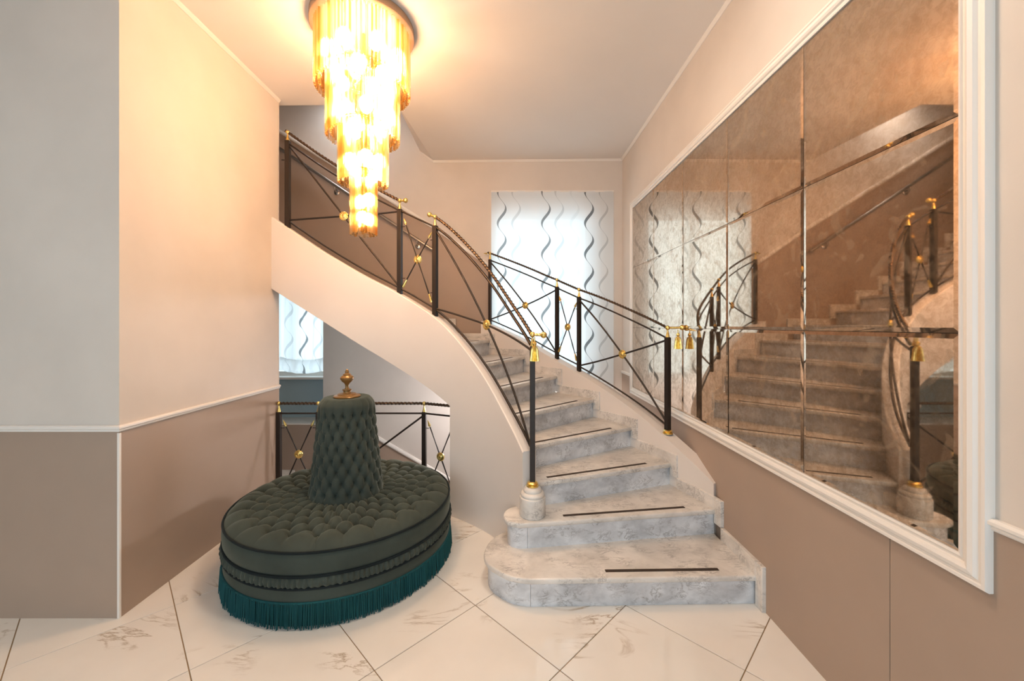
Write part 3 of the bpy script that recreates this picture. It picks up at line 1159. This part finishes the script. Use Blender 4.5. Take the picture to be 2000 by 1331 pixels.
ro.tassel((p0.x + 0.080, p0.y - 0.008, zq[Q0] + 0.035))
p3 = ro.path(Q3)
MB().lathe([(0.0, 0.05), (0.006, 0.03), (0.012, 0.0), (0.0, -0.002)], (p3.x - 0.035, p3.y + 0.01, zq[Q3] + 0.073), 10, (-1, 0.2, 0.1)).build('rail_tip', M_GOLD, rp3, smooth=40)

# low balustrade guarding the stair going down
bl = thing('balustrade', 'low black iron railing under the stairs behind the ottoman', 'balustrade', (-1.3, 3.6, 0))
LPTS = [(-2.088, 3.60), (-1.73, 3.60), (-0.775, 3.60), (-0.455, 3.46)]


def lpath(u):
    i = max(0, min(2, int(math.floor(u))))
    a, b = Vector(LPTS[i]), Vector(LPTS[i + 1])
    return a + (b - a) * (u - i)


rl = Rail(bl, lpath, lambda u: 0.0)
for q in range(4):
    rl.post(q, 0.0, 0.80, 0.038)
rl.arrows(0, 0.06, 0.77, 1, 0.06, 0.77)
rl.cross(1, 0.06, 0.77, 2, 0.06, 0.77)
rl.arrows(2, 0.06, 0.77, 3, 0.06, 0.77)
for q in range(3):
    rl.bar('top_rail', q, 0.785, q + 1, 0.785, 0.008, n=2)
    rl.bar('bottom_rail', q, 0.07, q + 1, 0.07, 0.008, n=2)
    rl.rope(q, q + 1, lambda u: 0.875, n=4)

# ------------------------------------------------------------------ steel handrail on the far wall
hr = thing('wall_handrail', 'slim steel handrail fixed to the brown wall of the upper flight', 'handrail', (-0.94, YF, 2.5))
hz = lambda x: 2.505 + (-0.94 - x) * 0.664
MB().tube([(-0.94 - 0.3 * k, 4.93, hz(-0.94 - 0.3 * k)) for k in range(11)], 0.019, 14).build('tube', M_STEEL, hr, smooth=60)
MB().ball((-0.94, 4.93, hz(-0.94)), 0.021, 12, 8).build('end_cap', M_STEEL, hr, smooth=60)
for x in (-1.15, -2.17, -3.2):
    b_ = MB().lathe([(0.0, 0), (0.032, 0), (0.034, 0.006), (0.024, 0.012), (0.0, 0.013)], (x, YF - 0.006, hz(x) - 0.075), 18, (0, -1, 0)).build('bracket', M_STEEL, hr, smooth=40)
    MB().tube([(x, YF - 0.012, hz(x) - 0.075), (x, 4.95, hz(x) - 0.075), (x, 4.93, hz(x) - 0.055), (x, 4.93, hz(x) - 0.015)], 0.007, 8).build('bracket_arm', M_STEEL, b_, smooth=60)

# ------------------------------------------------------------------ framed antique mirror
MY0, MY1, MZ0, MZ1 = 1.235, 4.53, 0.877, 2.912
MX = XR - 0.012
mr = thing('wall_mirror', 'large smoky antique wall mirror in a white frame', 'mirror', (XR, (MY0 + MY1) / 2, MZ0))
pw, ph = (MY1 - MY0) / 5, (MZ1 - MZ0) / 3
bv, bd, g = 0.016, 0.0035, 0.0012
hw, hh = pw / 2 - g, ph / 2 - g
pm = MB()
pm.add([(0, -hw, -hh), (0, hw, -hh), (0, hw, hh), (0, -hw, hh),
        (-0.001, -hw, -hh), (-0.001, hw, -hh), (-0.001, hw, hh), (-0.001, -hw, hh),
        (-bd, -hw + bv, -hh + bv), (-bd, hw - bv, -hh + bv), (-bd, hw - bv, hh - bv), (-bd, -hw + bv, hh - bv)],
       [(3, 2, 1, 0), (0, 1, 5, 4), (1, 2, 6, 5), (2, 3, 7, 6), (3, 0, 4, 7), (4, 5, 9, 8), (5, 6, 10, 9), (6, 7, 11, 10), (7, 4, 8, 11), (8, 9, 10, 11)])
first = None
for i in range(5):
    for j in range(3):
        y, z = MY0 + pw * (i + 0.5), MZ0 + ph * (j + 0.5)
        rel = Vector((MX, y, z)) - OFF[mr.name]
        if first is None:
            me = bpy.data.meshes.new('mirror_panel')
            me.from_pydata(pm.v, [], pm.f)
            me.materials.append(M_MIRROR)
            first = bpy.data.objects.new('mirror_panel', me)
            COL.objects.link(first)
            first.parent = mr
            first.location = rel
        else:
            inst(first, 'mirror_panel', mr, rel)
MB().box(XR - 0.011, XR - 0.004, MY0 - 0.02, MY1 + 0.02, MZ0 - 0.02, MZ1 + 0.02).build('backing_board', M_BLACK, mr)
FP = [(0.0, 0.004), (0.0, 0.020), (0.008, 0.023), (0.012, 0.019), (0.020, 0.019), (0.024, 0.028), (0.034, 0.033), (0.046, 0.030), (0.054, 0.022), (0.060, 0.021), (0.064, 0.026), (0.074, 0.026), (0.078, 0.018), (0.078, 0.0)]
corn = [(MY0, MZ0, -1, -1), (MY1, MZ0, 1, -1), (MY1, MZ1, 1, 1), (MY0, MZ1, -1, 1)]
for k in range(4):
    a, b = corn[k], corn[(k + 1) % 4]
    r0 = [(XR - h, a[0] + a[2] * w, a[1] + a[3] * w) for w, h in FP]
    r1 = [(XR - h, b[0] + b[2] * w, b[1] + b[3] * w) for w, h in FP]
    MB().loft([r0, r1]).build('frame_moulding', M_TRIM, mr, smooth=28)

# ------------------------------------------------------------------ curtains
cx0 = W1[0]
cm1 = curtain_mat('wavy_sheer', 0, 2.35, [(0.132, 0.80, 0.019), (0.312, 0.28, 0.019), (0.685, 0.85, 0.019), (0.852, 0.28, 0.020), (1.045, 0.10, 0.022), (1.225, 0.95, 0.021), (1.405, 0.35, 0.016)])
cu = thing('curtain', 'tall sheer white curtain with grey wavy stripes over the stair window', 'curtain', (cx0, 4.965, 0.35))
mb = MB()
nx, nz_ = 120, 40
rings = []
for j in range(nz_ + 1):
    z = 0.35 + (3.262 - 0.35) * j / nz_
    rings.append([(cx0 + 0.002 + (W1[1] - W1[0] - 0.004) * i / nx,
                   4.985 + 0.006 * math.sin(i / nx * 2 * PI * 7 + 0.4) * (0.4 + 0.6 * (1 - j / nz_)), z) for i in range(nx + 1)])
mb.loft(rings, closed=False, caps=False)
mb.build('sheer_panel', cm1, cu, smooth=60)
MB().box(cx0, W1[1], 4.985, 5.0, 3.25, 3.272).build('curtain_track', M_TRIM, cu)
cm2 = curtain_mat('wavy_sheer_well', 0, 0.2, [(0.10, 0.3, 0.02), (0.30, 0.9, 0.018), (0.49, 0.35, 0.018)])
cu2 = thing('curtain', 'puffed sheer blind with grey wavy stripe in the low window under the stairs', 'curtain', (-3.02, 5.24, 0.93))
rings = []
for j in range(60):
    f = j / 59
    if f < 0.7:
        z = 2.3 - (2.3 - 1.12) * f / 0.7
        y = 5.25
        amp = 0.010
    else:
        g_ = (f - 0.7) / 0.3
        a = g_ * PI * 1.15
        y = 5.25 - 0.075 * math.sin(min(a, PI)) - 0.0
        z = 1.12 - 0.175 * (1 - math.cos(a)) / 2
        amp = 0.014
    row = []
    for i in range(49):
        s = i / 48
        sag = 0.05 * (2 * s - 1) ** 2 if f >= 0.7 else 0
        row.append((-3.02 + 0.60 * s, y + amp * math.sin(s * 31) + 0.004 * math.sin(s * 77 + f * 9), z + sag * (1 if f > 0.7 else 0)))
    rings.append(row)
MB().loft(rings, closed=False, caps=False).build('sheer_panel', cm2, cu2, smooth=70)
MB().box(-3.02, -2.42, 5.24, 5.26, 2.28, 2.31).build('curtain_track', M_TRIM, cu2)

# ------------------------------------------------------------------ round tufted ottoman
OX, OY = -1.135, 2.775
ot = thing('ottoman', 'round dark green velvet ottoman with tufted centre column and teal fringe', 'ottoman', (OX, OY, 0))


def tuft(a, b, pw_=0.45):
    return (abs(math.sin(PI * a)) * abs(math.sin(PI * b))) ** pw_


NT, NRG = 26, 5
R_IN, R_BT = 0.285, 0.590
seatR = 0.700


def seat_z(r, th):
    base = 0.442 + 0.012 * (1 - r / seatR)
    e = max(0.0, (r - 0.60) / (seatR - 0.60))
    base -= 0.050 * e ** 2.2
    u = th * NT / (2 * PI)
    v = (r - R_IN) / (R_BT - R_IN) * (NRG - 1)
    if v <= NRG - 1:
        h = tuft(u - v / 2, u + v / 2, 0.52)
        da = (u - v / 2) - round(u - v / 2)
        db = (u + v / 2) - round(u + v / 2)
        dent = math.exp(-(da * da + db * db) / 0.035)
    else:
        w = (v - (NRG - 1)) / ((seatR - R_BT) / (R_BT - R_IN) * (NRG - 1))
        uu = u - (NRG - 1) / 2
        full = abs(math.sin(PI * uu)) ** 0.55
        h = full * (1 - w) + w * (0.82 + 0.18 * full)
        d0 = uu - round(uu)
        dent = math.exp(-(d0 * d0 * 2 + (v - NRG + 1) ** 2) / 0.018)
    amp = 0.028
    seam = 0.0
    for s in range(4):
        ds = (th - (s * PI / 2 - 1.42) + PI) % (2 * PI) - PI
        seam = max(seam, math.exp(-(ds * r / 0.004) ** 2))
    return base - amp * (1 - h) - 0.034 * dent - 0.008 * seam


rings = []
na, nr = 540, 110
for j in range(nr + 1):
    r = 0.16 + (seatR - 0.16) * j / nr
    rings.append([(OX + r * math.cos(2 * PI * i / na), OY + r * math.sin(2 * PI * i / na), seat_z(r, 2 * PI * i / na)) for i in range(na)])
MB().loft(rings, closed=True, caps=False).build('seat', M_VELVET, ot, smooth=80)


def band(name, prof, mat, wob=None, nseg=180):
    rings = []
    for r, z in prof:
        rings.append([(OX + (r + (wob(i / nseg, z) if wob else 0)) * math.cos(2 * PI * i / nseg),
                       OY + (r + (wob(i / nseg, z) if wob else 0)) * math.sin(2 * PI * i / nseg), z) for i in range(nseg)])
    return MB().loft(rings, closed=True, caps=False).build(name, mat, ot, smooth=70)


def ring_tube(name, r, z, tr_, mat, nseg=160):
    rings = []
    for i in range(nseg + 1):
        a = 2 * PI * i / nseg
        rings.append([(OX + (r + tr_ * math.cos(b)) * math.cos(a), OY + (r + tr_ * math.cos(b)) * math.sin(a), z + tr_ * math.sin(b)) for b in [2 * PI * k / 8 for k in range(8)]])
    MB().loft(rings, closed=True, caps=False).build(name, mat, ot, smooth=70)


band('side_band', [(seatR - 0.004, 0.392), (0.707, 0.372), (0.711, 0.335), (0.708, 0.29), (0.700, 0.270)], M_VELVET)
gath = lambda f, z: 0.004 * math.sin(f * 2 * PI * 150 + 3 * math.sin(f * 60)) + 0.003 * math.sin(f * 2 * PI * 71 + z * 60)
band('ruched_band', [(0.700, 0.270), (0.711, 0.262), (0.716, 0.240), (0.711, 0.216), (0.700, 0.207)], M_VELVET, gath, 1500)
band('lower_band', [(0.700, 0.207), (0.705, 0.19), (0.705, 0.13), (0.690, 0.02)], M_VELVET)
ring_tube('piping', seatR + 0.003, 0.392, 0.0075, M_PIPING)
ring_tube('piping', seatR + 0.007, 0.270, 0.0080, M_PIPING)
ring_tube('piping', seatR + 0.007, 0.207, 0.0080, M_PIPING)
ring_tube('fringe_heading', 0.708, 0.134, 0.006, M_FRINGE)
fr = MB()
for i in range(760):
    a = 2 * PI * (i + rnd.uniform(-0.3, 0.3)) / 760
    r = 0.711 + rnd.uniform(-0.003, 0.003)
    zb = rnd.uniform(0.003, 0.013)
    fl_ = rnd.uniform(-0.002, 0.010)
    da = rnd.uniform(-0.006, 0.006)
    w = rnd.uniform(0.0022, 0.0034)
    rings = []
    for (z, rr, aa) in ((0.137, r, a), (0.07, r + fl_ * 0.6, a + da * 0.5), (zb, r + fl_, a + da)):
        c, s = math.cos(aa), math.sin(aa)
        rings.append([(OX + rr * c - s * w, OY + rr * s + c * w, z), (OX + (rr + 0.004) * c, OY + (rr + 0.004) * s, z), (OX + rr * c + s * w, OY + rr * s - c * w, z)])
    fr.loft(rings)
fro = fr.build('fringe', M_FRINGE, ot)
fro['kind'] = 'stuff'
band('fringe_lining', [(0.702, 0.134), (0.704, 0.012)], M_FRINGE)

# centre column
NTC, NRC = 18, 8
ZC0, ZC1 = 0.40, 1.075
VB0, VB1 = 0.475, 0.985


def col_r(z, th):
    f = (z - ZC0) / (ZC1 - ZC0)
    base = 0.247 - 0.067 * f
    if f > 0.93:
        e = (f - 0.93) / 0.07
        base -= 0.022 * e * e
    u = th * NTC / (2 * PI)
    v = (z - VB0) / (VB1 - VB0) * (NRC - 1)
    if v < 0:
        full = abs(math.sin(PI * u)) ** 0.5
        w = min(1, -v / 0.9)
        h = full * (1 - w) + w * (0.6 + 0.4 * full)
        dent = math.exp(-((u - round(u)) ** 2 * 2 + v * v) / 0.045)
    elif v <= NRC - 1:
        a_, b_ = u - v / 2, u + v / 2
        h = tuft(a_, b_, 0.75)
        dent = math.exp(-((a_ - round(a_)) ** 2 + (b_ - round(b_)) ** 2) / 0.045)
    else:
        uu = u - (NRC - 1) / 2
        full = abs(math.sin(PI * uu)) ** 0.5
        w = min(1, (v - NRC + 1) / 0.9)
        h = full * (1 - w) + w * (0.7 + 0.3 * full)
        dent = math.exp(-((uu - round(uu)) ** 2 * 2 + (v - NRC + 1) ** 2) / 0.045)
    return base - 0.013 * (1 - h) - 0.024 * dent


rings = []
na, nz2 = 360, 150
for j in range(nz2 + 1):
    z = ZC0 + (ZC1 - ZC0) * j / nz2
    rings.append([(OX + col_r(z, 2 * PI * i / na + 0.1) * math.cos(2 * PI * i / na), OY + col_r(z, 2 * PI * i / na + 0.1) * math.sin(2 * PI * i / na), z) for i in range(na)])
for (r, z) in ((0.148, 1.083), (0.125, 1.084), (0.06, 1.08)):
    rings.append([(OX + r * math.cos(2 * PI * i / na), OY + r * math.sin(2 * PI * i / na), z) for i in range(na)])
MB().loft(rings, closed=True, caps=False).build('column', M_VELVET, ot, smooth=80)
ringp = 0.135
fi = MB().lathe([(0.0, 0), (0.088, 0), (0.090, 0.006), (0.086, 0.012), (0.070, 0.014), (0.062, 0.018), (0.060, 0.024), (0.030, 0.028), (0.0, 0.029)], (OX, OY, 1.082), 36).build('finial_base', M_WOOD, ot, smooth=40)
MB().lathe([(0.0, 0), (0.030, 0), (0.025, 0.006), (0.025, 0.016), (0.031, 0.022), (0.030, 0.027), (0.015, 0.030), (0.011, 0.040), (0.012, 0.056), (0.018, 0.068), (0.034, 0.082), (0.044, 0.098), (0.045, 0.108), (0.036, 0.120), (0.026, 0.125), (0.027, 0.131), (0.014, 0.137), (0.012, 0.140), (0.014, 0.148), (0.010, 0.158), (0.004, 0.166), (0.0, 0.167)],
           (OX, OY, 1.109), 28).build('finial_urn', M_WOOD, fi, smooth=40)
bt = MB()
for j in range(NRG):
    r = R_IN + (R_BT - R_IN) * j / (NRG - 1)
    for i in range(NT):
        th = 2 * PI * (i + j / 2) / NT
        bt.ball((OX + r * math.cos(th), OY + r * math.sin(th), seat_z(r, th) + 0.001), 0.0085, 6, 4, 0.5)
for j in range(NRC):
    z = VB0 + (VB1 - VB0) * j / (NRC - 1)
    for i in range(NTC):
        th = 2 * PI * (i + j / 2) / NTC
        r = col_r(z, th)
        bt.ball((OX + r * math.cos(th - 0.1), OY + r * math.sin(th - 0.1), z), 0.0075, 6, 4, 1.0)
bto = bt.build('tufting_button', M_VELVET, ot, smooth=60)
bto['kind'] = 'stuff'

# ------------------------------------------------------------------ tiered chandelier
HX, HY = -1.011, 2.75
HZ = zc(HX)
ch = thing('chandelier', 'four-tiered chandelier of hanging amber glass rods, lit', 'chandelier', (HX, HY, HZ))
MB().lathe([(0.0, 0.0), (0.338, 0.0), (0.340, -0.004), (0.340, -0.050), (0.332, -0.055), (0.0, -0.055)], (HX, HY, HZ), 64).build('canopy', plain('canopy_bronze', (0.36, 0.23, 0.14), 0.4, 0.2), ch, smooth=40)
tiers = [(0.305, 3.19, 3.60, 84, 0.40), (0.234, 2.862, 3.30, 64, 0.42), (0.158, 2.553, 2.96, 44, 0.40), (0.083, 2.205, 2.64, 24, 0.42)]
MB().tube([(HX, HY, HZ - 0.05), (HX, HY, 2.50)], 0.012, 10).build('stem', M_GOLD, ch, smooth=60)


def rod_mesh(length, r):
    """three-lobed hollow-looking glass rod hanging down from its origin, foot cut to a point"""
    prof = []
    ang = [2 * PI * k / 6 for k in range(6)]
    rad = [r, r * 0.5] * 3
    mb = MB()
    mb.loft([[(rad[k] * math.cos(ang[k]), rad[k] * math.sin(ang[k]), z) for k in range(6)] for z in (0.0, -length)])
    me = bpy.data.meshes.new('glass_rod')
    me.from_pydata(mb.v, [], mb.f)
    me.materials.append(M_ROD)
    return me


for ti, (R, zb, ztp, nrod, ln) in enumerate(tiers):
    tier = MB()
    for (rr) in (R, R - 0.028):
        if rr < 0.03:
            continue
        path = [(HX + rr * math.cos(2 * PI * k / 48), HY + rr * math.sin(2 * PI * k / 48), ztp) for k in range(49)]
        tier.tube(path, 0.005, 6)
    for k in range(4):
        a = PI / 4 + k * PI / 2
        tier.tube([(HX + R * math.cos(a), HY + R * math.sin(a), ztp), (HX, HY, ztp + (0.0 if ti else 0.0))], 0.004, 6)
    tier_o = tier.build('tier', M_GOLD, ch, smooth=60)
    me = rod_mesh(ztp - zb, 0.0098)
    for row, (rr, cnt, zo) in enumerate(((R, nrod, 0.0), (R - 0.028, int(nrod * 0.62), 0.014))):
        if rr < 0.03:
            continue
        for k in range(cnt):
            a = 2 * PI * (k + 0.5 * row) / cnt
            o = bpy.data.objects.new('glass_rod', me)
            COL.objects.link(o)
            o.parent = tier_o
            o.location = Vector((HX + rr * math.cos(a), HY + rr * math.sin(a), ztp + zo + rnd.uniform(-0.003, 0.003))) - OFF[ch.name]
            o.rotation_euler = (0, 0, a)
bme = {}
for (cnt, rad, z, br, ph_) in ((6, 0.175, 3.43, 0.042, 0.2), (6, 0.185, 3.28, 0.042, 0.7), (5, 0.125, 3.03, 0.042, 0.1), (3, 0.10, 2.93, 0.036, 0.5), (4, 0.075, 2.71, 0.038, 0.4), (3, 0.06, 2.61, 0.034, 0.0), (2, 0.02, 2.44, 0.034, 0.3), (2, 0.02, 2.32, 0.032, 1.2)):
    if br not in bme:
        mb = MB().ball((0, 0, 0), br, 14, 9, 1.25)
        bme[br] = bpy.data.meshes.new('bulb')
        bme[br].from_pydata(mb.v, [], mb.f)
        bme[br].materials.append(M_BULB)
        bme[br].shade_smooth()
    for k in range(cnt):
        a = 2 * PI * k / cnt + ph_
        o = bpy.data.objects.new('bulb', bme[br])
        COL.objects.link(o)
        o.parent = ch
        o.location = Vector((HX + rad * math.cos(a) + 0.010, HY + rad * math.sin(a), z + 0.012 * math.sin(5 * a))) - OFF[ch.name]

# ------------------------------------------------------------------ wall lamp lighting the upper flight
sc_ = thing('wall_lamp', 'small wall lamp high above the upper stair flight', 'lamp', (-1.95, YF, 4.34))
MB().box(-2.10, -1.80, YF - 0.32, YF - 0.20, 4.36, 4.40).box(-1.97, -1.93, YF - 0.20, YF, 4.37, 4.39).build('lamp_body', M_TRIM, sc_, bevel=0.004)
MB().box(-2.08, -1.82, YF - 0.31, YF - 0.21, 4.340, 4.359).build('lamp_diffuser', M_SCONCE, sc_)

# ------------------------------------------------------------------ added unseen globe, fill light for the space under the stairs
gl_ = thing('globe_fill', 'added white globe, unseen fill light under the stair soffit', 'lamp', (-0.05, 4.25, 0.84))
MB().lathe([(0.0, 0.0), (0.05, 0.0), (0.05, -0.02), (0.02, -0.025), (0.0, -0.026)], (-0.05, 4.25, 0.85), 20).build('globe_fill_base', M_TRIM, gl_, smooth=40)
MB().ball((-0.05, 4.25, 0.755), 0.075, 20, 12).build('fill_globe', emit('globe_fill_glow', (0.97, 0.92, 0.93), 190.0), gl_, smooth=60)

# ------------------------------------------------------------------ added ceiling disc out of view, brightens floor and lower steps
cl_ = thing('ceiling_fill', 'added round ceiling fill light, out of view, brightening the foot of the stairs', 'lamp', (0.2, 1.75, zc(0.2)))
MB().lathe([(0.0, 0.0), (0.22, 0.0), (0.22, -0.03), (0.205, -0.035), (0.0, -0.034)], (0.2, 1.75, zc(0.2)), 40).build('lamp_body', M_TRIM, cl_, smooth=40)
MB().lathe([(0.0, -0.036), (0.20, -0.036), (0.19, -0.05), (0.12, -0.065), (0.0, -0.07)], (0.2, 1.75, zc(0.2)), 32).build('lamp_diffuser', emit('ceiling_fill_glow', (1.0, 0.82, 0.66), 58.0), cl_, smooth=60)
